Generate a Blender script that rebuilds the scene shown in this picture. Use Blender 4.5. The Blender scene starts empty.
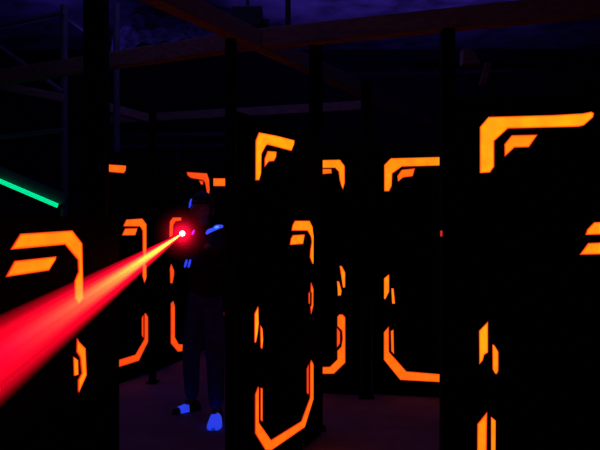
import bpy, bmesh, math, random
from mathutils import Vector, Matrix
random.seed(4)
SC = bpy.context.scene
COL = SC.collection
F = 600.0; CX = 300.0; HY = 212.0; CH = 1.35      # focal length, centre column, horizon row, eye height

def P(px, py, d):
    return Vector(((px-CX)/F*d, d, CH-(py-HY)/F*d))

# ------------------------------------------------------------------ materials
def mat(name, col, rough=.7, metal=0., emit=None, strength=1., bump=0., bscale=40., var=0., vscale=6., stretch=None, spec=.3):
    m = bpy.data.materials.new(name); m.use_nodes = True
    nt = m.node_tree; N = nt.nodes; L = nt.links
    b = N['Principled BSDF']
    b.inputs['Base Color'].default_value = (*col, 1); b.inputs['Roughness'].default_value = rough
    b.inputs['Metallic'].default_value = metal
    b.inputs['Specular IOR Level'].default_value = spec
    tc = N.new('ShaderNodeTexCoord')
    src = tc.outputs['Object']
    if stretch:
        mp = N.new('ShaderNodeMapping'); mp.inputs['Scale'].default_value = stretch
        L.new(src, mp.inputs['Vector']); src = mp.outputs[0]
    n = N.new('ShaderNodeTexNoise'); n.inputs['Scale'].default_value = vscale; n.inputs['Detail'].default_value = 5
    L.new(src, n.inputs['Vector'])
    cr = N.new('ShaderNodeValToRGB')
    cr.color_ramp.elements[0].position = .35; cr.color_ramp.elements[1].position = .65
    cr.color_ramp.elements[0].color = (*[c*(1-var) for c in col], 1)
    cr.color_ramp.elements[1].color = (*[min(1, c*(1+var)) for c in col], 1)
    L.new(n.outputs['Fac'], cr.inputs['Fac']); L.new(cr.outputs[0], b.inputs['Base Color'])
    if bump:
        n2 = N.new('ShaderNodeTexNoise'); n2.inputs['Scale'].default_value = bscale
        L.new(src, n2.inputs['Vector'])
        bp = N.new('ShaderNodeBump'); bp.inputs['Strength'].default_value = bump; bp.inputs['Distance'].default_value = .01
        L.new(n2.outputs['Fac'], bp.inputs['Height']); L.new(bp.outputs[0], b.inputs['Normal'])
    if emit:
        b.inputs['Emission Color'].default_value = (*emit, 1); b.inputs['Emission Strength'].default_value = strength
    return m

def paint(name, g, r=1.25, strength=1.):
    """fluorescent orange paint glowing under blacklight: the redder rim is glow fall-off painted into the emission"""
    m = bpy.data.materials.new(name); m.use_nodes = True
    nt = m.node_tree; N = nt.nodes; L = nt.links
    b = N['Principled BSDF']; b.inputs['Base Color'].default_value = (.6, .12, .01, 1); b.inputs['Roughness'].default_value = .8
    at = N.new('ShaderNodeAttribute'); at.attribute_name = 'glow_core'
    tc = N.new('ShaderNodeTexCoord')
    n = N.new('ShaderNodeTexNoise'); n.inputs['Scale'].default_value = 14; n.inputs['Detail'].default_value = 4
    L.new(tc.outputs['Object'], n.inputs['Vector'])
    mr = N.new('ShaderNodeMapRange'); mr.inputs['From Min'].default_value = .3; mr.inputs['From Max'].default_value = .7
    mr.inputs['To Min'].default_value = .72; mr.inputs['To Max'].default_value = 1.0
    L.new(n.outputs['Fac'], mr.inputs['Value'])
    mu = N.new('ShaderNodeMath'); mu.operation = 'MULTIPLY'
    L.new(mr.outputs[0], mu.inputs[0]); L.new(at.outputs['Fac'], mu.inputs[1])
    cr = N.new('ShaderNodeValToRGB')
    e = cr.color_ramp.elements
    e[0].position = 0; e[0].color = (.6*r, .014, .004, 1)  # soft red edge of the glow, painted into the emission colour
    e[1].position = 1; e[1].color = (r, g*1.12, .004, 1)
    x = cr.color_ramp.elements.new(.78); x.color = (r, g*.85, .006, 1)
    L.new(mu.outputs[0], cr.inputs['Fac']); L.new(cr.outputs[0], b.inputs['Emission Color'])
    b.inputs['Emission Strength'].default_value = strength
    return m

M = {
 'board':  mat('matte_black_board', (.006, .006, .007), .8, var=.3, bump=.1, bscale=90, spec=.06),
 'post':   mat('black_painted_timber', (.007, .006, .007), .85, var=.4, stretch=(12, 12, 1), bump=.2, spec=.06),
 'wood':   mat('sawn_pine', (.34, .19, .13), .8, var=.25, vscale=4, stretch=(1, 10, 10), bump=.3),
 'steel':  mat('galvanised_steel', (.11, .11, .13), .6, .3, var=.2),
 'conduit': mat('grey_green_conduit', (.045, .09, .06), .8),
 'floor':  mat('concrete_floor', (.20, .15, .20), .75, var=.22, vscale=2.5, bump=.15, bscale=60, spec=.1),
 'ceil':   mat('ceiling_sheet', (.30, .28, .42), .8, var=.55, vscale=2.2, bump=.4, bscale=8, spec=.1),
 'sheet':  mat('plastic_sheeting', (.20, .20, .27), .6, var=.7, vscale=9),
 'wall':   mat('dark_wall_paint', (.03, .03, .045), .9, var=.3, vscale=1.5, bump=.2, spec=.1),
 'orange_hot':  paint('orange_paint_strong_glow', .42, 1.4),  # versions of one paint: uneven blacklight strength put into the emission colour
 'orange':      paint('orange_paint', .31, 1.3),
 'orange_deep': paint('orange_paint_weak_glow', .17, 1.15),
 'orange_red':  paint('orange_paint_weakest_glow', .085, 1.0),
 'green':  mat('green_strip_light', (.02, .5, .3), .5, emit=(.0, .82, .30), strength=1.05),
 'denim':  mat('blue_denim', (.06, .07, .26), .9, var=.4, vscale=20, bump=.3, bscale=200),
 'cloth':  mat('dark_cotton', (.016, .013, .02), .95, var=.3, bump=.2),
 'vest':   mat('black_nylon', (.012, .012, .015), .6, var=.2, bump=.2),
 'skin':   mat('skin', (.32, .17, .11), .6, var=.1),
 'hair':   mat('black_hair', (.008, .007, .007), .6, var=.4, vscale=60, stretch=(1, 1, .2), bump=.5, bscale=200),
 'shoe':   mat('white_canvas_under_blacklight', (.5, .55, .8), .8, emit=(.018, .06, 1.0), strength=.75),
 'shoe_dark': mat('dark_shoe_rubber', (.02, .02, .03), .8, var=.2),
 'eye':    mat('eye_white', (.4, .4, .45), .3),
 'lip':    mat('lip', (.22, .08, .07), .5),
 'gun':    mat('black_gun_plastic', (.012, .012, .014), .35, var=.2, spec=.4),
 'lens':   mat('laser_lens', (.9, .3, .1), .2, emit=(1.0, .62, .55), strength=9),
 'blue':   mat('blue_led', (.02, .03, .5), .4, emit=(.03, .06, 1.0), strength=.9),
 'bright_blue': mat('bright_blue_led', (.05, .1, .7), .4, emit=(.06, .35, 1.0), strength=1.2),
 'blue2':  mat('shoulder_led', (.02, .03, .5), .4, emit=(.04, .075, 1.0), strength=1.),
 'violet': mat('violet_led', (.3, .02, .6), .4, emit=(.45, .03, 1.0), strength=.9),
 'red':    mat('red_indicator', (.4, .02, .01), .4, emit=(.55, .03, .015), strength=1.0),
}

# ------------------------------------------------------------------ helpers
def tag(o, label=None, cat=None, group=None, kind=None):
    if label: o['label'] = label
    if cat: o['category'] = cat
    if group: o['group'] = group
    if kind: o['kind'] = kind
    return o
def empty(name, loc, rz=0, **k):
    o = bpy.data.objects.new(name, None); COL.objects.link(o)
    o.location = loc; o.rotation_euler = (0, 0, rz); o.empty_display_size = .1
    bpy.context.view_layer.update()
    return tag(o, **k)
def link(name, bm, m, parent=None, smooth=False, bevel=0.):
    me = bpy.data.meshes.new(name); bm.normal_update(); bm.to_mesh(me); bm.free()
    me.materials.append(m)
    if smooth:
        for p in me.polygons: p.use_smooth = True
    o = bpy.data.objects.new(name, me); COL.objects.link(o)
    if parent:
        o.parent = parent; o.matrix_parent_inverse = parent.matrix_world.inverted()
    if bevel:
        b = o.modifiers.new('bevel', 'BEVEL'); b.width = bevel; b.segments = 2; b.limit_method = 'ANGLE'
    return o
def bm_box(bm, lo, hi, mtx=None):
    vs = [bm.verts.new(Vector((x, y, z))) for x in (lo[0], hi[0]) for y in (lo[1], hi[1]) for z in (lo[2], hi[2])]
    if mtx:
        for v in vs: v.co = mtx @ v.co
    for f in ((0,1,3,2), (4,6,7,5), (0,4,5,1), (2,3,7,6), (0,2,6,4), (1,5,7,3)):
        bm.faces.new([vs[i] for i in f])
    return vs
def bar(bm, a, b, w, h, up=Vector((0, 0, 1))):
    """rectangular bar from a to b; a and b run along the middle of its underside"""
    a = Vector(a); b = Vector(b); d = (b-a).normalized()
    s = d.cross(up).normalized(); u = s.cross(d).normalized()
    mt = Matrix((d, s, u)).transposed().to_4x4(); mt.translation = a
    bm_box(bm, (0, -w/2, 0), ((b-a).length, w/2, h), mt)
def tube(bm, pts, rad, n=12):
    rings = []
    for i, p in enumerate(pts):
        p = Vector(p); q = Vector(pts[min(i+1, len(pts)-1)]); o = Vector(pts[max(i-1, 0)])
        d = (q-o).normalized(); s = d.orthogonal().normalized(); u = d.cross(s)
        r = rad[i] if isinstance(rad, (list, tuple)) else rad
        rings.append([bm.verts.new(p + (s*math.cos(t)+u*math.sin(t))*r) for t in [2*math.pi*k/n for k in range(n)]])
    for r0, r1 in zip(rings, rings[1:]):
        for k in range(n): bm.faces.new((r0[k], r0[(k+1) % n], r1[(k+1) % n], r1[k]))
    bm.faces.new(rings[0][::-1]); bm.faces.new(rings[-1])
def ell(bm, c, r, rot=None, seg=20, rings=14, top=None):
    res = bmesh.ops.create_uvsphere(bm, u_segments=seg, v_segments=rings, radius=1)
    for v in res['verts']:
        p = Vector((v.co.x*r[0], v.co.y*r[1], v.co.z*r[2]))
        if rot: p = rot @ p
        v.co = p + Vector(c)
def beam(name, a, b, w, h, m, label, cat='beam', group=None, bevel=.006):
    bm = bmesh.new(); base = (Vector(a)+Vector(b))/2
    bar(bm, Vector(a)-base, Vector(b)-base, w, h)
    o = link(name, bm, m, bevel=bevel); o.location = base
    return tag(o, label, cat, group or ('overhead pine beams' if cat == 'beam' else None))

# ------------------------------------------------------------------ the room
def structure(name, lo, hi, m):
    bm = bmesh.new(); bm_box(bm, lo, hi); o = link(name, bm, m); o['kind'] = 'structure'; return o
X0, X1, Y0, Y1, ZT = -6.2, 5.0, -1.6, 9.4, 3.9
structure('floor', (X0, Y0, -.1), (X1, Y1, 0), M['floor'])
structure('ceiling', (X0, Y0, ZT), (X1, Y1, ZT+.1), M['ceil'])
structure('wall_left', (X0-.1, Y0, 0), (X0, Y1, ZT), M['wall'])
structure('wall_right', (X1, Y0, 0), (X1+.1, Y1, ZT), M['wall'])
structure('wall_back', (X0, Y1, 0), (X1, Y1+.1, ZT), M['wall'])
structure('wall_front', (X0, Y0-.1, 0), (X1, Y0, ZT), M['wall'])

# ------------------------------------------------------------------ maze panels
def T(ox, oy, s, pts): return [(ox+x/s, oy+y/s) for x, y in pts]
class Plane:
    def __init__(s, px, depth, vpx):
        s.o = Vector(((px-CX)/F*depth, depth))
        if vpx is None: s.d = Vector((1, 0))
        else:
            d = Vector(((vpx-CX)/F, 1)).normalized()
            s.d = d if d.x > 0 else -d
        n = Vector((s.d.y, -s.d.x))                 # faces the viewer
        s.n = n if n.dot(s.o) < 0 else -n
    def t(s, px):
        a = (px-CX)/F
        return (a*s.o.y-s.o.x)/(s.d.x-a*s.d.y)
    def uv(s, px, py):
        t = s.t(px); dep = (s.o+s.d*t).y
        return t, CH-(py-HY)/F*dep
def signed(poly): return sum(a[0]*b[1]-b[0]*a[1] for a, b in zip(poly, poly[1:]+poly[:1]))/2
def extrude(poly, plane, t0, off0, off1):
    """prism over (t, z) polygon; off along the plane's outward normal; local to the point t0 of the plane"""
    bm = bmesh.new()
    def w(p, o):
        q = plane.d*(p[0]-t0) + plane.n*o
        return Vector((q.x, q.y, p[1]))
    a = [bm.verts.new(w(p, off0)) for p in poly]; b = [bm.verts.new(w(p, off1)) for p in poly]
    n = len(poly)
    fb = bm.faces.new(a[::-1]); ff = bm.faces.new(b)
    for k in range(n): bm.faces.new((a[k], a[(k+1) % n], b[(k+1) % n], b[k]))
    bmesh.ops.recalc_face_normals(bm, faces=bm.faces[:])
    return bm, ff
def mark(name, poly, plane, t0, parent, m, rim=.007):
    if signed(poly) < 0: poly = poly[::-1]
    bm, ff = extrude(poly, plane, t0, 0., .003)
    lay = bm.verts.layers.float.new('glow_core')
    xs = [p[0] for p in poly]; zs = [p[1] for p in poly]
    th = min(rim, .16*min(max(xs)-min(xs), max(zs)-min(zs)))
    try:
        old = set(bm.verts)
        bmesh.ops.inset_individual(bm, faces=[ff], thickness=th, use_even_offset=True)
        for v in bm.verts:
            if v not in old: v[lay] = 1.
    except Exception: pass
    bmesh.ops.triangulate(bm, faces=[f for f in bm.faces if len(f.verts) > 4])
    me_o = link(name, bm, m)
    me_o.parent = parent
    return me_o
def panel(plane, xl, xr, marks, label, top=1.82, group=None, tl=None, tr=None, outline=None):
    tl = plane.t(xl) if tl is None else tl; tr = plane.t(xr) if tr is None else tr
    t0 = (tl+tr)/2; c = plane.o+plane.d*t0
    e = empty('maze_panel', (c.x, c.y, 0), label=label, cat='panel', group='black maze panels with orange markings')
    out = outline(tl, tr) if outline else [(tl, .0), (tr, .0), (tr, top), (tl, top)]
    bm, _ = extrude(out, plane, t0, -.03, 0.)
    b = link('board', bm, M['board'], bevel=.002); b.parent = e
    for nm, mt, pts in marks:
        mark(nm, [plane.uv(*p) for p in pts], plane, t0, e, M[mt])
    return e

# --- right foreground panel
pD = Plane(490, 2.44, -1700)
panel(pD, 451, 672, [
 ('corner_bracket', 'orange_hot', T(470,100,4.615,[(45,125),(85,78),(380,70),(520,62),(560,54),(572,62),(568,80),(525,118),(500,124),(175,132),(112,190),(112,308),(92,335),(45,338)])),
 ('inner_bracket', 'orange', T(470,100,4.615,[(158,205),(192,163),(312,160),(272,218),(205,220),(160,262)])),
 ('side_dash', 'orange_hot', T(460,310,7.5,[(143,155),(210,85),(210,318),(182,335),(172,375),(145,408)])),
 ('side_dash', 'orange', T(400,300,3,[(277,133),(283,135),(295,155),(295,212),(290,222),(285,220),(278,208)])),
 ('bottom_band', 'orange', [(477.3,424),(487.2,411.7),(486.4,470),(530,505),(638,508),(652,480),(652,425),(658,414),(664,424),(664,484),(644,522),(524,518),(477,478)]),
 ('thin_stripe', 'orange', [(491,416.5),(495.7,420.5),(495.5,468),(491,464)]),
 ('low_bracket', 'orange', [(585.3,235),(587,229.5),(594,222.2),(645,220.5),(657,232),(658,290),(651,298),(647,290),(649,250),(638,233.5)]),
 ('short_strip', 'orange', [(579.5,254.7),(588,243),(622,241.5),(614,254)]),
 ('side_dash', 'orange', [(651,330),(658,340),(658,372),(651,385)]),
], 'large black panel at right edge with long thick orange corner bracket and two side dashes')

# --- centre panel, seen almost edge-on
pM = Plane(269, 3.07, 600)
panel(pM, 237, 321, [
 ('corner_bracket', 'orange_hot', T(240,120,7.5,[(115,155),(140,93),(272,118),(405,152),(402,185),(382,232),(205,185),(190,195),(158,255),(155,400),(140,452),(114,452)])),
 ('inner_bracket', 'orange', T(240,120,7.5,[(205,232),(270,237),(268,275),(252,308),(212,312),(182,352),(183,290)])),
 ('low_bracket', 'orange', T(280,210,7.5,[(85,155),(92,115),(110,80),(218,80),(240,125),(249,200),(248,405),(240,400),(223,355),(226,300),(236,240),(230,200),(205,155)])),
 ('short_strip', 'orange', T(280,210,7.5,[(72,262),(80,215),(95,188),(182,183),(170,255)])),
 ('side_dash', 'orange_hot', T(240,290,7.5,[(107,180),(133,122),(137,250),(128,330),(115,397),(107,390)])),
 ('side_dash', 'orange', T(240,290,7.5,[(150,265),(165,290),(170,370),(163,443),(153,430)])),
 ('side_dash', 'orange_deep', T(300,260,6,[(65,135),(78,175),(77,275),(65,325),(61,280),(68,270),(69,200),(62,185)])),
 ('thin_stripe', 'orange_red', T(300,260,6,[(50,200),(57,190),(57,265),(51,260)])),
 ('bottom_band', 'orange_deep', T(240,350,4.5,[(67,200),(80,165),(83,170),(83,326),(138,405),(275,320),(314,215),(314,60),(320,45),(329,65),(329,220),(290,347),(137,453),(113,450),(67,375)])),
 ('thin_stripe', 'orange_deep', T(240,350,4.5,[(91.5,170),(99,172),(99,322),(91.5,314)])),
 ('thin_stripe', 'orange_red', T(240,350,4.5,[(300,84),(307,66),(307,200),(300,192)])),
], 'black panel in the centre turned steeply away, with orange U-shaped band near floor')

# --- left foreground panel, low
pA = Plane(80, 1.95, 560)
def outA(tl, tr): return [(tl, 0), (tr, 0), (tr, 1.335), (tl, 1.335)]
panel(pA, -60, 119.5, [
 ('low_bracket', 'orange', T(0,220,6,[(60,178),(120,82),(430,62),(490,140),(498,470),(470,505),(443,470),(445,365),(468,310),(465,240),(388,148)])),
 ('short_strip', 'orange', T(0,220,6,[(32,342),(85,245),(335,218),(330,240),(290,303)])),
 ('side_dash', 'orange', T(60,330,6,[(100,50),(112,70),(150,110),(157,270),(110,375),(106,360),(106,300),(128,260),(118,165),(97,130)])),
 ('thin_stripe', 'orange', T(60,330,6,[(78,160),(105,180),(107,268),(82,275)])),
 ('bottom_band', 'orange_deep', [(70,490),(78,478),(84,488),(84,545),(60,600),(20,640),(18,626),(50,590),(71,545)]),
], 'low black panel at left foreground with thick orange hooked bracket behind the red beam', outline=outA)

# --- panels further back facing the viewer
pB = Plane(340, 4.45, -2600)
panel(pB, 236, 360.5, [
 ('corner_bracket', 'orange', [(290,160.2)]+T(310,150,6,[(83,60),(180,58),(208,95),(209,195),(198,238),(188,215),(178,180),(172,130),(150,107),(83,108)])+[(290,168.2)]),
 ('inner_bracket', 'orange_deep', [(312,169)]+T(310,150,6,[(83,113),(128,113),(132,140),(83,145)])+[(312,174.3)]),
 ('side_dash', 'orange', T(300,260,6,[(238,35),(250,35),(272,75),(271,165),(258,165),(248,100)])),
 ('side_dash', 'orange', T(300,260,6,[(222,125),(235,130),(250,185),(246,212),(228,215)])),
 ('bottom_band', 'orange_deep', T(200,300,3,[(412,50),(418,43),(428,43),(436,52),(436,188),(402,221),(280,223),(280,203),(390,200),(412,178),(412,152),(424,140),(428,115),(426,92),(412,78)])),
 ('thin_stripe', 'orange_red', T(200,300,3,[(411,83),(420,95),(420,130),(411,143)])),
], 'black panel between the two middle posts with mirrored orange bracket at its right side')
pC = Plane(400, 4.42, -2600)
panel(pC, 372, 498, [
 ('corner_bracket', 'orange', [(384.2,165),(390.8,158.3),(464,156.3),(464,165),(402,166.6),(392.3,173.5),(391.7,186),(389,191.3),(384.2,191.3)]),
 ('inner_bracket', 'orange_deep', [(397.3,176),(401.7,169.8),(415,168.4),(412.8,176.2),(403,177.5),(398,181.8)]),
 ('side_dash', 'orange', T(300,260,6,[(504,110),(535,85),(535,190),(512,236),(504,232)])),
 ('side_dash', 'orange', T(300,260,6,[(548,170),(562,170),(570,262),(553,262)])),
 ('bottom_band', 'orange_deep', T(370,310,5.625,[(78,125),(106,92),(107,235),(205,345),(388,360),(520,367),(520,411),(388,405),(170,393),(78,280)])),
 ('thin_stripe', 'orange_deep', T(370,310,5.625,[(117,118),(132,110),(135,248),(120,230)])),
], 'black panel with broad orange bottom band just left of the right foreground post')

# --- panels further back on the left
pH = Plane(128, 4.8, 600)
panel(pH, 82, 149.5, [
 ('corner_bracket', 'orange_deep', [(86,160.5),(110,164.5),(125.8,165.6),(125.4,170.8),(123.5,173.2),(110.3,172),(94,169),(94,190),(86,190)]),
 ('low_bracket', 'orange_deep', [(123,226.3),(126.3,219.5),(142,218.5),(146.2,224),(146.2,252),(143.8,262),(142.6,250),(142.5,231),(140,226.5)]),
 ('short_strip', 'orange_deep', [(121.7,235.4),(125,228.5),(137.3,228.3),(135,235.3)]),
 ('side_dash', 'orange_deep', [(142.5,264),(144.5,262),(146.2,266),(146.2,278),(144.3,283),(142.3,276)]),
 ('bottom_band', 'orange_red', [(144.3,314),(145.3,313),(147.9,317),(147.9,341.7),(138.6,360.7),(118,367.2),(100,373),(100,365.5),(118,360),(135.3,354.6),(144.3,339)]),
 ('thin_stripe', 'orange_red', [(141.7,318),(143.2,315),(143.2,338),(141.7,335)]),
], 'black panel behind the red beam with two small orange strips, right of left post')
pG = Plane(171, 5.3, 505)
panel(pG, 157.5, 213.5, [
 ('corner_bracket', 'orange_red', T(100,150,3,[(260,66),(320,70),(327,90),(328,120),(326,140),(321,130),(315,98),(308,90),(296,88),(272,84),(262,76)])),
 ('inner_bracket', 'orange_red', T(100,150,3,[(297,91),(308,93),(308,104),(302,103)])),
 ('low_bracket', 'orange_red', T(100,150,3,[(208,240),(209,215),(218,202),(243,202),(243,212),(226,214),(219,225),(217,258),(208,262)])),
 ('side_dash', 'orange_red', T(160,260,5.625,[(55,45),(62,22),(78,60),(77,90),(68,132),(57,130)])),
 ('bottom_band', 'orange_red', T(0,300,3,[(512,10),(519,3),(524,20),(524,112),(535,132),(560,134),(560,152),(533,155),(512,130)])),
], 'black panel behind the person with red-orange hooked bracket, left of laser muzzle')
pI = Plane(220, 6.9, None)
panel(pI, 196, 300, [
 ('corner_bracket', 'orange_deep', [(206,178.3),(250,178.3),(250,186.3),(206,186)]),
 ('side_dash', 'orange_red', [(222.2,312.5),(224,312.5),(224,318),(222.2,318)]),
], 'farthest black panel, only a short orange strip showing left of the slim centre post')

# ------------------------------------------------------------------ posts
def post(xl, xr, depth, top, label, thick=None, foot=True):
    dd = thick or .06
    a = P(xl, HY, depth+(dd if xl > CX else 0)); b = P(xr, HY, depth+(dd if xr < CX else 0)); w = b.x-a.x; cx = (a.x+b.x)/2
    e = empty('post', (cx, depth+dd/2, 0), label=label, cat='post', group='black timber posts')
    bm = bmesh.new(); bm_box(bm, (-w/2, -dd/2, .008), (w/2, dd/2, top))
    o = link('shaft', bm, M['post'], bevel=.003); o.parent = e
    bm = bmesh.new(); bm_box(bm, (-w/2-.02, -dd/2-.02, 0), (w/2+.02, dd/2+.02, .008))
    o = link('foot_plate', bm, M['steel'] if False else M['post']); o.parent = e
    return e
post(83, 109.3, 2.28, 2.34, 'broad black post at upper left standing behind the low panel')
post(225, 236.8, 2.69, 2.13, 'slim black post at the left edge of the centre panel')
post(309, 322.8, 3.70, 2.38, 'black post at the right edge of the centre panel')
post(361, 371.5, 4.34, 2.29, 'black post between the two rear panels right of centre')
p5 = post(439.3, 455.5, 2.54, 2.13, 'black post at the left edge of the large right panel')
bm = bmesh.new(); bm_box(bm, (-.004, -.004, -.012), (.004, .004, .012))
i5 = link('indicator', bm, M['red'], bevel=.001); i5.parent = p5
i5.location = (P(441.3, 233, 2.538).x-p5.location.x, 2.538-p5.location.y, P(440, 233.5, 2.538).z)
i5['label'] = 'tiny dim red indicator light'
post(148.7, 156.5, 4.72, 2.17, 'black post at the right edge of the panel behind red beam')

# ------------------------------------------------------------------ overhead timber and steel
H = 2.45
def at(px, py, h=H):                  # the point of height h seen at that row and column
    d = F*(h-CH)/(HY-py); return P(px, py, d)
beam('overhead_beam', at(238, 51)+(at(-60, 93)-at(238, 51)).normalized()*5.0, at(238, 51), .09, .12, M['wood'], 'pine beam overhead at left, passing behind the broad black post', group=None)
beam('overhead_beam', at(238, 50)+Vector((0, .02, 0)), at(238, 50)+Vector((0, .02, 0))+(at(640, 11)-at(238, 50)).normalized()*5.3, .09, .125, M['wood'], 'long pine beam across top right with reddish lit underside')
beam('overhead_beam', at(130, -8, 2.44)+Vector((0, 0, 0)), at(428, 126, 2.44), .10, .115, M['wood'], 'pine beam running away overhead diagonally from top left to centre')
beam('overhead_beam', P(112, 124, 7.3), P(365, 110, 6.7), .09, .10, M['wood'], 'distant pine beam crossing behind the centre posts')
beam('overhead_beam', P(-40, 82, 5.3), P(62, 102, 5.3), .06, .07, M['wood'], 'short pine beam at far left below the main beam, sloping to the scaffold')
beam('overhead_beam', P(108, 112, 6.2), P(146, 122, 6.6), .08, .09, M['wood'], 'short pine beam between the scaffold upright and the rear left post')
beam('overhead_rail', P(330, 78, 7.4), P(640, 66, 7.0), .05, .07, M['post'], 'faint dark rail crossing the upper right behind the beam', 'rail')

def rod(name, a, b, r, parent, m='steel'):
    bm = bmesh.new(); o = parent.location
    tube(bm, [Vector(a)-o, Vector(b)-o], r); x = link(name, bm, M[m], smooth=False); x.parent = parent; return x
sc = empty('scaffold_tower', (P(64, 0, 5.4).x, 5.4, 0), label='grey steel scaffold tower at far left with rails and diagonal braces', cat='scaffold')
a = P(64, 12, 5.4); rod('upright', (a.x, 5.4, 0), a+Vector((0, 0, .06)), .032, sc)
b = P(-6, 26, 5.4); rod('upright', (b.x, 5.4, 0), b+Vector((0, 0, .1)), .030, sc)
rod('rail', P(-8, 28, 5.36), P(64, 13, 5.36), .022, sc)
rod('brace', P(-8, 42, 5.34), P(62, 92, 5.34), .024, sc)
rod('rail', P(-8, 138, 5.36), P(64, 130, 5.36), .022, sc)
rod('brace', P(66, 16, 5.44), P(90, 34, 5.9), .022, sc)
s2 = empty('scaffold_upright', (P(116.5, 0, 5.6).x, 5.6, 0), label='single grey steel upright just right of the broad left post', cat='scaffold')
a = P(116.5, 4, 5.6); rod('tube', (a.x, 5.6, 0), a, .030, s2); rod('base_plate', (a.x, 5.6, 0), (a.x, 5.6, .01), .08, s2)
rl = empty('guard_rail', (P(185, 0, 7.6).x, 7.6, 0), label='distant grey guard rail of two bars above the rear left panels', cat='rail')
for y in (135, 146): rod('bar', P(112, y+1, 7.6), P(240, y, 7.6), .035, rl)
for x in (113, 178, 239):
    a = P(x, 133, 7.64); rod('upright', (a.x, 7.64, 0), a, .03, rl)

# stair string and green light strip at far left
bm = bmesh.new(); bar(bm, P(-40, 164, 5.35)-sc.location, P(64, 208, 5.35)-sc.location, .04, .12)
o = link('stringer', bm, M['steel'], bevel=.004); o.parent = sc
g0 = P(-30, 170.5, 5.31); g1 = P(57.8, 208, 5.31)
e = empty('light_strip', (g1.x, g1.y, g1.z), label='glowing green light strip sloping down at far left', cat='light strip')
bm = bmesh.new(); bar(bm, g0-e.location, g1-e.location, .03, .036); o = link('diffuser', bm, M['green'], bevel=.004); o.parent = e
bm = bmesh.new(); dd = (g1-g0).normalized(); bar(bm, g1-e.location, g1-e.location+dd*.02, .034, .04); o = link('end_cap', bm, M['vest']); o.parent = e

# small things overhead
a = P(231, 26, 4.6); b = P(262, 5, 4.6)
e = empty('ceiling_box', ((a.x+b.x)/2, 4.6, a.z), label='dark boxy fixture on top of the beam crossing at upper centre', cat='fixture')
bm = bmesh.new(); bm_box(bm, (a.x-e.location.x, 0, 0), (b.x-e.location.x, .22, b.z-a.z)); o = link('housing', bm, M['vest'], bevel=.015); o.parent = e
bm = bmesh.new(); bm_box(bm, (b.x-e.location.x, .04, .01), (b.x-e.location.x+.05, .16, .07)); o = link('bracket', bm, M['vest'], bevel=.005); o.parent = e
bm = bmesh.new(); tube(bm, [(0, .1, b.z-a.z), (0, .1, ZT-a.z)], .012); o = link('hanger', bm, M['vest']); o.parent = e
a = P(288, 20, 4.7); e = empty('hanging_conduit', (a.x, a.y, a.z), label='thin vertical conduit hanging above the beam at top centre', cat='conduit')
bm = bmesh.new(); tube(bm, [(0, 0, -.12), (0, 0, ZT-a.z)], .022); o = link('pipe', bm, M['conduit'], smooth=True); o.parent = e
a = P(440, 68, 5.14)
gr = empty('wall_rail', a, label='faint dark rail above the large right panel carrying a small timber gusset', cat='rail')
bm = bmesh.new(); bar(bm, (-.2, 0, 0), (X1-a.x, 0, 0), .05, .05); o = link('bar', bm, M['post'], bevel=.003); o.parent = gr
c = P(463, 64, 5.0)-a
bm = bmesh.new(); vs = [(0, 0), (.15, 0), (.10, .10), (.04, .14), (0, .13)]
f0 = [bm.verts.new((x, 0, z)) for x, z in vs]; f1 = [bm.verts.new((x, .11, z)) for x, z in vs]
bm.faces.new(f0); bm.faces.new(f1[::-1])
for k in range(5): bm.faces.new((f0[k], f1[k], f1[(k+1) % 5], f0[(k+1) % 5]))
o = link('gusset', bm, M['wood'], bevel=.004); o.parent = gr; o.location = c
bm = bmesh.new(); bar(bm, P(485, 86, 5.06)-a, P(491, 64, 5.06)-a, .05, .05); q = link('strut', bm, M['wood'], bevel=.003); q.parent = gr

# crumpled sheeting slung under the ceiling, upper left
from mathutils import noise
A_ = P(104, 52, 6.4); B_ = P(236, 36, 6.9); up = Vector((0, .9, .62)); mid = (A_+B_)/2
bm = bmesh.new(); nu, nv = 70, 40; g = []
for i in range(nu+1):
    row = []
    for j in range(nv+1):
        p = A_+(B_-A_)*i/nu + up*(1.25*j/nv)
        q = noise.noise_vector(p*2.3)*.22 + noise.noise_vector(p*6.1)*.09
        row.append(bm.verts.new(p-mid+Vector((q.x*.3, q.y, q.z))))
    g.append(row)
for i in range(nu):
    for j in range(nv): bm.faces.new((g[i][j], g[i+1][j], g[i+1][j+1], g[i][j+1]))
o = link('crumpled_sheet', bm, M['sheet'], smooth=False); o.location = mid
sd = o.modifiers.new('solid', 'SOLIDIFY'); sd.thickness = .004
tag(o, 'crumpled bluish sheeting slung under the ceiling at upper left', 'sheet')

# ------------------------------------------------------------------ the person
PD = 3.92
def Q(px, py, dy=0.): return P(px, py, PD+dy)
base = Vector((P(204, 0, PD).x, PD, 0))
person = empty('person', base, label='person in dark top and jeans aiming a glowing laser gun, wearing shoes that glow blue', cat='person')
def skinned(name, chains, m, parent, root=0, sub=2, merge=None):
    """chains: dict of joints {name: (vec, radius)} and edge list"""
    J, E = chains
    names = list(J); idx = {n: i for i, n in enumerate(names)}
    me = bpy.data.meshes.new(name)
    me.from_pydata([Vector(J[n][0])-parent.location for n in names], [(idx[a], idx[b]) for a, b in E], [])
    me.materials.append(m)
    o = bpy.data.objects.new(name, me); COL.objects.link(o); o.parent = parent
    s = o.modifiers.new('skin', 'SKIN'); s.use_smooth_shade = True; s.branch_smoothing = .6
    for i, n in enumerate(names):
        r = J[n][1]; r = r if isinstance(r, tuple) else (r, r)
        me.skin_vertices[0].data[i].radius = r; me.skin_vertices[0].data[i].use_root = (i == root)
    sb = o.modifiers.new('sub', 'SUBSURF'); sb.levels = sub; sb.render_levels = sub
    return o
MZ = P(182.3, 233.5, 3.45)                     # muzzle
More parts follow.
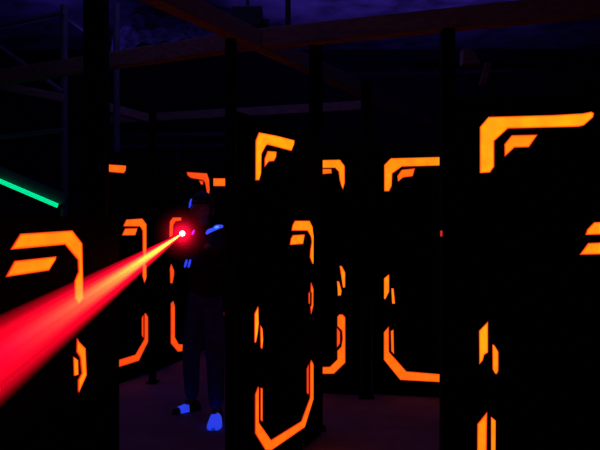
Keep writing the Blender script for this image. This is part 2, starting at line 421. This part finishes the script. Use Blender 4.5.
pel = Q(206, 298); wst = Q(206, 272, .02); chs = Q(205, 243, .0); nck = Q(203, 225, -.03); hd = Q(201.5, 210, -.06)
shL = Q(217.5, 232, -.02); shR = Q(191, 231, -.05)
haL = Vector((MZ.x+.055, MZ.y+.20, MZ.z-.075)); haR = Vector((MZ.x+.045, MZ.y+.33, MZ.z-.075))
elL = Q(216, 256, -.17); elR = Q(187.5, 256, -.05)
hipL = Q(212, 303, -.01); hipR = Q(199, 303, .01)
anL = P(216.5, 415, 3.86); anR = P(192, 402, 4.08)
anL.z = .085; anR.z = .085
knL = (hipL+anL)/2+Vector((.015, -.05, 0)); knR = (hipR+anR)/2+Vector((-.02, -.05, 0))
# body, one surface (skin)
J = {'pel': (pel, (.090, .07)), 'wst': (wst, (.085, .07)), 'chs': (chs, (.11, .08)), 'nck': (nck, .045), 'hd0': (nck+Vector((-.002, -.01, .04)), .045),
     'shL': (shL, .047), 'elL': (elL+Vector((-.01, .07, .03)), .018), 'wrL': (haL+Vector((.03, .07, -.01)), .024),
     'shR': (shR, .047), 'elR': (elR+Vector((0, .02, .015)), .02), 'wrR': (haR+Vector((.01, .07, -.02)), .024),
     'hpL': (hipL, .06), 'knL': (knL, .05), 'anL': (anL, .026), 'ftL': (anL+Vector((-.005, -.06, -.04)), .02),
     'hpR': (hipR, .06), 'knR': (knR, .05), 'anR': (anR, .026), 'ftR': (anR+Vector((-.04, -.03, -.04)), .02)}
E = [('pel','wst'),('wst','chs'),('chs','nck'),('nck','hd0'),('chs','shL'),('shL','elL'),('elL','wrL'),('chs','shR'),('shR','elR'),('elR','wrR'),
     ('pel','hpL'),('hpL','knL'),('knL','anL'),('anL','ftL'),('pel','hpR'),('hpR','knR'),('knR','anR'),('anR','ftR')]
skinned('body', (J, E), M['skin'], person)
# head with face, looking towards the muzzle side
R_ = Matrix.Rotation(math.radians(-10), 3, 'Z')
bm = bmesh.new(); hc = hd-base
ell(bm, hc, (.072, .09, .108), R_, 28, 20)
for v in bm.verts:
    q = R_.transposed() @ (v.co-hc)
    if q.z < 0: q.x *= 1+.22*q.z/.108; q.y *= 1+.12*q.z/.108           # jaw
    if q.y < 0:
        q.y -= .016*math.exp(-((q.x/.013)**2)-(((q.z+.012)/.022)**2))    # nose
        q.y += .007*math.exp(-(((abs(q.x)-.03)/.015)**2)-((q.z-.010)/.014)**2)   # eye sockets
        q.y -= .006*math.exp(-((q.x/.022)**2)-(((q.z+.058)/.010)**2))    # lips
        q.y -= .007*math.exp(-((q.x/.020)**2)-(((q.z+.092)/.015)**2))    # chin
    v.co = hc + R_ @ q
for s in (-1, 1): ell(bm, hc+R_ @ Vector((s*.074, .005, -.008)), (.010, .018, .028), R_, 12, 8)
tube(bm, [nck-base+Vector((0, 0, -.02)), hc+Vector((0, .01, -.05))], [.045, .047], 16)
head = link('head', bm, M['skin'], person, smooth=True); head.matrix_parent_inverse = Matrix()
for s in (-1, 1):
    bm = bmesh.new(); ell(bm, hc+R_ @ Vector((s*.029, -.077, .010)), (.012, .008, .007), R_, 12, 8)
    o = link('eye', bm, M['eye'], head, smooth=True); o.matrix_parent_inverse = Matrix()
bm = bmesh.new(); ell(bm, hc+R_ @ Vector((0, -.083, -.058)), (.020, .007, .006), R_, 14, 8)
o = link('mouth', bm, M['lip'], head, smooth=True); o.matrix_parent_inverse = Matrix()
bm = bmesh.new(); ell(bm, hc+R_ @ Vector((0, .010, .016)), (.080, .096, .106), R_, 28, 20)
kill = [v for v in bm.verts if (lambda q: (q.y < -.045 and q.z < .055) or q.z < -.06)(R_.transposed() @ (v.co-hc))]
bmesh.ops.delete(bm, geom=kill, context='VERTS')
for v in bm.verts: v.co += Vector((random.uniform(-1, 1), random.uniform(-1, 1), random.uniform(-1, 1)))*.0025
o = link('hair', bm, M['hair'], person, smooth=True); o.matrix_parent_inverse = Matrix()
sd = o.modifiers.new('solid', 'SOLIDIFY'); sd.thickness = .006
# clothes
J = {'chs': (chs, (.15, .115)), 'wst': (wst, (.125, .105)), 'hem': (pel+Vector((0, 0, -.07)), (.15, .125)), 'nck': (nck+Vector((0, 0, -.015)), .058),
     'shL': (shL, .064), 'elL': (elL, .058), 'wrL': (haL+Vector((.045, .10, -.02)), .034),
     'shR': (shR, .064), 'elR': (elR, .058), 'wrR': (haR+Vector((.02, .10, -.04)), .034)}
E = [('chs','wst'),('wst','hem'),('chs','nck'),('chs','shL'),('shL','elL'),('elL','wrL'),('chs','shR'),('shR','elR'),('elR','wrR')]
skinned('sweatshirt', (J, E), M['cloth'], person)
J = {'top': (pel+Vector((0, 0, .10)), (.118, .098)), 'pel': (pel+Vector((0, 0, -.005)), (.125, .10)), 'hpL': (hipL, .088), 'knL': (knL, .064), 'anL': (anL+Vector((0, 0, -.005)), .052),
     'hpR': (hipR, .088), 'knR': (knR, .064), 'anR': (anR+Vector((0, 0, -.005)), .05)}
E = [('top','pel'),('pel','hpL'),('hpL','knL'),('knL','anL'),('pel','hpR'),('hpR','knR'),('knR','anR')]
skinned('jeans', (J, E), M['denim'], person)
# sensor vest
bm = bmesh.new(); vc = chs-base+Vector((0, 0, -.03))
ell(bm, vc, (.165, .135, .17), None, 24, 16)
for v in bm.verts:
    q = v.co-vc; v.co = vc+Vector((max(-.145, min(.145, q.x*1.15)), q.y, max(-.14, min(.15, q.z*1.15))))
vest = link('vest', bm, M['vest'], person, smooth=True); vest.matrix_parent_inverse = Matrix()
def led(pts, r, m, name='led_bar', parent=vest, label=None):
    bm = bmesh.new(); tube(bm, [p-base for p in pts], r, 10)
    o = link(name, bm, M[m], parent, smooth=True); o.matrix_parent_inverse = Matrix()
    if label: o['label'] = label
    return o
led([P(206.5, 233.5, 3.755), P(209, 231, 3.745), P(213, 229.5, 3.735), P(216, 227.5, 3.73), P(219.5, 226.5, 3.735), P(222.5, 226.2, 3.75)], [.008, .013, .011, .015, .013, .008], 'blue2', label='bright blue shoulder light')
led([P(215, 227.6, 3.715), P(217, 226.9, 3.712), P(218.6, 226.8, 3.716)], [.005, .008, .004], 'bright_blue', 'led_bulb', label='pale blue bulb of the shoulder light')
for x in (185.6, 189.2):
    led([P(x-.8, 267.2, 3.76), P(x+.4, 262.8, 3.755), P(x+1.2, 259.5, 3.76)], [.006, .008, .005], 'blue', label='blue light on lower left of the vest')
# headband light
hb = bmesh.new()
n = 32; ring = [hc+R_ @ Vector((.083*math.cos(2*math.pi*k/n), .005+.099*math.sin(2*math.pi*k/n), .045)) for k in range(n+1)]
tube(hb, ring, .008, 8); band = link('headband', hb, M['vest'], person, smooth=True); band.matrix_parent_inverse = Matrix()
led([P(189.3, 207.6, 3.80), P(190.4, 203.0, 3.79), P(191.3, 199, 3.80)], [.004, .008, .004], 'blue', 'headband_led', band, 'blue light at side of the head')
led([P(189.6, 200.0, 3.805), P(194.5, 201.0, 3.82)], [.006, .008], 'vest', 'led_clip', band)
# shoes
def shoe(an, dirv, scale, patch):
    d = Vector(dirv).normalized(); s = Vector((d.y, -d.x, 0))
    prof = [(-.07, .030, .05), (-.05, .036, .085), (-.01, .037, .09), (.04, .038, .068), (.08, .043, .052), (.12, .044, .044), (.155, .036, .034), (.175, .016, .022)]
    def build(z0, f, name, m, lo=0, hi=99, grow=0.):
        bm = bmesh.new(); rings = []
        for (x, w, h) in prof[lo:hi]:
            c = Vector((an.x, an.y, 0))+d*x*scale-base; c.z = z0
            r = []
            for k in range(14):
                t = math.pi*k/13
                r.append(bm.verts.new(c+s*math.cos(t)*(w+grow)*scale+Vector((0, 0, max(0, math.sin(t))**.7*(h*f+grow)*scale))))
            rings.append(r)
        for a_, b_ in zip(rings, rings[1:]):
            for k in range(13): bm.faces.new((a_[k], a_[k+1], b_[k+1], b_[k]))
            bm.faces.new((a_[13], a_[0], b_[0], b_[13]))
        bm.faces.new(rings[0]); bm.faces.new(rings[-1][::-1])
        bmesh.ops.recalc_face_normals(bm, faces=bm.faces[:])
        o = link(name, bm, m, person, smooth=True); o.matrix_parent_inverse = Matrix(); return o
    build(.004, 1., 'shoe', M['shoe_dark'])
    t = build(.006, 1., 'shoe_front', M['shoe'], patch[0], patch[1], .002); t['label'] = 'white shoe front glowing blue'
shoe(Vector((anL.x, anL.y, 0)), (.02, -1, 0), 1.0, (3, 8))
shoe(Vector((anR.x, anR.y, 0)), (-.8, -.55, 0), .80, (3, 6))

# laser gun (held: a thing of its own)
beam_end = P(-60, 396, .80)
ax = (beam_end-MZ).normalized(); sx = ax.cross(Vector((0, 0, 1))).normalized(); uz = sx.cross(ax).normalized()
gm = Matrix((sx, -ax, uz)).transposed().to_4x4()       # local -Y is the shooting direction... local +Y goes to the stock
gun = bpy.data.objects.new('laser_gun', None); COL.objects.link(gun)
gun.matrix_world = Matrix.Translation(MZ) @ gm
tag(gun, 'black toy laser gun with glowing red muzzle held by the person', 'toy gun')
def gpart(name, fn, m, bevel=.004, smooth=False, parent=gun):
    bm = bmesh.new(); fn(bm); o = link(name, bm, m, smooth=smooth, bevel=bevel); o.parent = parent; return o
gpart('barrel', lambda b: tube(b, [(0, .004, 0), (0, .02, 0), (0, .021, 0), (0, .16, 0)], [.024, .024, .018, .018], 18), M['gun'], 0)
gpart('receiver', lambda b: (bm_box(b, (-.024, .14, -.035), (.024, .40, .03)), bm_box(b, (-.012, .20, .03), (.012, .36, .045))), M['gun'])
gpart('grip', lambda b: bm_box(b, (-.016, .31, -.14), (.016, .35, -.03)), M['gun'])
gpart('foregrip', lambda b: bm_box(b, (-.015, .17, -.11), (.015, .205, -.03)), M['gun'])
gpart('trigger', lambda b: tube(b, [(0, .295, -.034), (0, .288, -.05), (0, .292, -.062)], .003, 8), M['gun'], 0)
gpart('lens', lambda b: ell(b, (0, .0, 0), (.015, .006, .015)), M['lens'], 0, True)['label'] = 'glowing white-hot laser lens'
def vled(b): tube(b, [(-.050, .06, -.012), (-.055, .06, .0), (-.062, .06, .016)], [.004, .007, .004], 8)
o = gpart('side_led', vled, M['violet'], 0, True); o['label'] = 'violet light on the side of the gun'
gpart('led_arm', lambda b: bm_box(b, (-.058, .064, -.006), (-.015, .075, .006)), M['gun'], .002)
# hands with separate fingers around the two grips
def hand(name, cen, side):
    """cen: grip centre in gun space; palm on one side, four fingers curl round the front, the thumb round the back"""
    G = gun.matrix_world
    def w(x, y, z): return G @ Vector((x, y, z))
    cx, cy, cz = cen
    r = .0085
    J = {'wr': (w(cx+side*.040, cy+.075, cz-.012), .022), 'pm': (w(cx+side*.033, cy+.030, cz-.002), (.024, .018)), 'kn': (w(cx+side*.030, cy-.002, cz+.002), (.026, .012))}
    o1 = skinned(name, (J, [('wr', 'pm'), ('pm', 'kn')]), M['skin'], person)
    for k, ln in enumerate((.95, 1.05, 1.0, .82)):
        z = cz+.030-.018*k
        JJ = {'a': (w(cx+side*.030, cy+.006, z), r), 'b': (w(cx+side*.026, cy-.026*ln, z), r), 'c': (w(cx-side*.004, cy-.034*ln, z-.002), r*.95), 'd': (w(cx-side*.026, cy-.020*ln, z-.003), r*.85), 'e': (w(cx-side*.027, cy-.002, z-.003), r*.7)}
        f = skinned('finger', (JJ, [('a','b'), ('b','c'), ('c','d'), ('d','e')]), M['skin'], person, sub=1)
    JJ = {'a': (w(cx+side*.030, cy+.045, cz+.012), .011), 'b': (w(cx+side*.012, cy+.034, cz+.036), .010), 'c': (w(cx-side*.014, cy+.024, cz+.040), .009), 'd': (w(cx-side*.028, cy+.008, cz+.038), .007)}
    skinned('thumb', (JJ, [('a','b'), ('b','c'), ('c','d')]), M['skin'], person, sub=1)
hand('hand', (0, .187, -.075), 1)
hand('hand', (0, .33, -.09), -1)

# ------------------------------------------------------------------ laser light in the haze, painted as self-emitting volumes
L_ = (beam_end-MZ).length
r0, k_ = .006, .062/L_
def cone_mesh():
    bm = bmesh.new(); tube(bm, [(0, 0, 0), (0, 0, L_*.5), (0, 0, L_)], [r0, r0+k_*L_*.5, r0+k_*L_], 40); return bm
def vol_mat(name):
    m = bpy.data.materials.new(name); m.use_nodes = True; nt = m.node_tree; nt.nodes.clear()
    return m, nt.nodes, nt.links
def mth(N, L, op, a, b=None, clamp=False):
    n = N.new('ShaderNodeMath'); n.operation = op; n.use_clamp = clamp
    for i, v in enumerate((a, b)):
        if v is None: continue
        if isinstance(v, (int, float)): n.inputs[i].default_value = v
        else: L.new(v, n.inputs[i])
    return n.outputs[0]
m, N, L = vol_mat('beam_glow_volume')
out = N.new('ShaderNodeOutputMaterial'); tc = N.new('ShaderNodeTexCoord'); sp = N.new('ShaderNodeSeparateXYZ'); L.new(tc.outputs['Object'], sp.inputs[0])
x, y, z = sp.outputs
R = mth(N, L, 'ADD', mth(N, L, 'MULTIPLY', z, k_), r0)
xn = mth(N, L, 'DIVIDE', x, R); yn = mth(N, L, 'DIVIDE', y, R)
rho2 = mth(N, L, 'ADD', mth(N, L, 'MULTIPLY', xn, xn), mth(N, L, 'MULTIPLY', yn, yn))
fall = mth(N, L, 'POWER', mth(N, L, 'SUBTRACT', 1., rho2, True), 1.1)
cb = N.new('ShaderNodeCombineXYZ'); L.new(xn, cb.inputs[0]); L.new(yn, cb.inputs[1])
no = N.new('ShaderNodeTexNoise'); no.inputs['Scale'].default_value = 3.6; no.inputs['Detail'].default_value = 2; L.new(cb.outputs[0], no.inputs['Vector'])
stre = N.new('ShaderNodeMapRange'); stre.inputs['From Min'].default_value = .40; stre.inputs['From Max'].default_value = .60; stre.inputs['To Min'].default_value = .28; stre.inputs['To Max'].default_value = 1.6
L.new(no.outputs['Fac'], stre.inputs['Value'])
t = mth(N, L, 'DIVIDE', z, L_, True)
dens = mth(N, L, 'DIVIDE', mth(N, L, 'MULTIPLY', fall, stre.outputs[0]), R)
red = N.new('ShaderNodeEmission'); red.inputs['Color'].default_value = (1, .001, .02, 1)
L.new(mth(N, L, 'MULTIPLY', dens, mth(N, L, 'SUBTRACT', 1.1, mth(N, L, 'MULTIPLY', t, .5))), red.inputs['Strength'])
# hotter core near the muzzle
core = mth(N, L, 'POWER', mth(N, L, 'SUBTRACT', 1., mth(N, L, 'MULTIPLY', rho2, 3.2), True), 1.1)
cool = mth(N, L, 'POWER', mth(N, L, 'SUBTRACT', 1., mth(N, L, 'MULTIPLY', t, 1.08), True), 1.5)
ye = N.new('ShaderNodeEmission'); ye.inputs['Color'].default_value = (1, .36, .0, 1)
L.new(mth(N, L, 'MULTIPLY', mth(N, L, 'DIVIDE', mth(N, L, 'MULTIPLY', mth(N, L, 'MULTIPLY', core, stre.outputs[0]), cool), R), 2.1), ye.inputs['Strength'])
ad = N.new('ShaderNodeAddShader'); L.new(red.outputs[0], ad.inputs[0]); L.new(ye.outputs[0], ad.inputs[1]); L.new(ad.outputs[0], out.inputs['Volume'])
M['haze'] = m
lb = link('laser_beam', cone_mesh(), M['haze'])
ux = ax.orthogonal().normalized(); uy = ax.cross(ux)
lb.matrix_world = Matrix.Translation(MZ+ax*.008) @ Matrix((ux, uy, ax)).transposed().to_4x4()
tag(lb, 'wide red laser beam with orange core fanning from the gun towards lower left', 'laser beam')
m, N, L = vol_mat('muzzle_glow_volume')
out = N.new('ShaderNodeOutputMaterial'); tc = N.new('ShaderNodeTexCoord')
ln = N.new('ShaderNodeVectorMath'); ln.operation = 'LENGTH'; L.new(tc.outputs['Object'], ln.inputs[0])
GR = .19
q = mth(N, L, 'DIVIDE', ln.outputs['Value'], GR, True); iq = mth(N, L, 'SUBTRACT', 1., q, True)
e1 = mth(N, L, 'MULTIPLY', mth(N, L, 'POWER', iq, 3.), 3.6)
e2 = mth(N, L, 'MULTIPLY', mth(N, L, 'POWER', iq, 8.), 75.)
em = N.new('ShaderNodeEmission'); em.inputs['Color'].default_value = (1, .002, .03, 1)  # red halo painted as emission, nothing scatters here
L.new(mth(N, L, 'ADD', e1, e2), em.inputs['Strength']); L.new(em.outputs[0], out.inputs['Volume'])
bm = bmesh.new(); ell(bm, (0, 0, 0), (GR, GR, GR), None, 32, 20)
gl = link('muzzle_glow', bm, m, smooth=True); gl.parent = lb; gl['label'] = 'round red glow in the haze at the muzzle'

# ------------------------------------------------------------------ lights
def area(name, loc, rot, size, col, energy, sy=None):
    l = bpy.data.lights.new(name, 'AREA'); l.shape = 'RECTANGLE'; l.size = size; l.size_y = sy or size; l.color = col; l.energy = energy
    o = bpy.data.objects.new(name, l); COL.objects.link(o); o.location = loc; o.rotation_euler = rot; return o
area('ceiling_fill', (1.2, 6.9, 2.7), (math.pi, 0, 0), 3.0, (.16, .08, 1.0), 8.5, .8)  # added fill without a fixture, brightens the ceiling
area('ceiling_fill_left', (-2.6, 6.2, 2.75), (math.pi, 0, 0), 1.6, (.12, .07, 1.0), 5, .4)  # second added fill, aimed up at the ceiling on the left
area('blacklight_down', (-.6, 4.6, 3.7), (0, 0, 0), 2.4, (.17, .15, 1.0), 9)
area('rear_fill', (-1.0, -.9, 3.2), (math.radians(60), 0, 0), 1.5, (.30, .22, 1.0), 3.)  # unseen weak violet fill added behind the camera
l = bpy.data.lights.new('laser_spill', 'POINT'); l.color = (1, .05, .05); l.energy = .08; l.shadow_soft_size = .02
o = bpy.data.objects.new('laser_spill', l); COL.objects.link(o); o.location = MZ+ax*.05

w = bpy.data.worlds.new('world'); SC.world = w; w.use_nodes = True
w.node_tree.nodes['Background'].inputs[0].default_value = (0, 0, 0, 1)

# ------------------------------------------------------------------ camera
cam = bpy.data.cameras.new('camera'); cam.sensor_width = 36; cam.lens = 36; cam.shift_y = -(225-HY)/600
co = bpy.data.objects.new('camera', cam); COL.objects.link(co); co.location = (0, 0, CH); co.rotation_euler = (math.pi/2, 0, 0)
SC.camera = co
SC.view_settings.view_transform = 'Standard'; SC.view_settings.look = 'None'; SC.view_settings.exposure = 0; SC.view_settings.gamma = 1
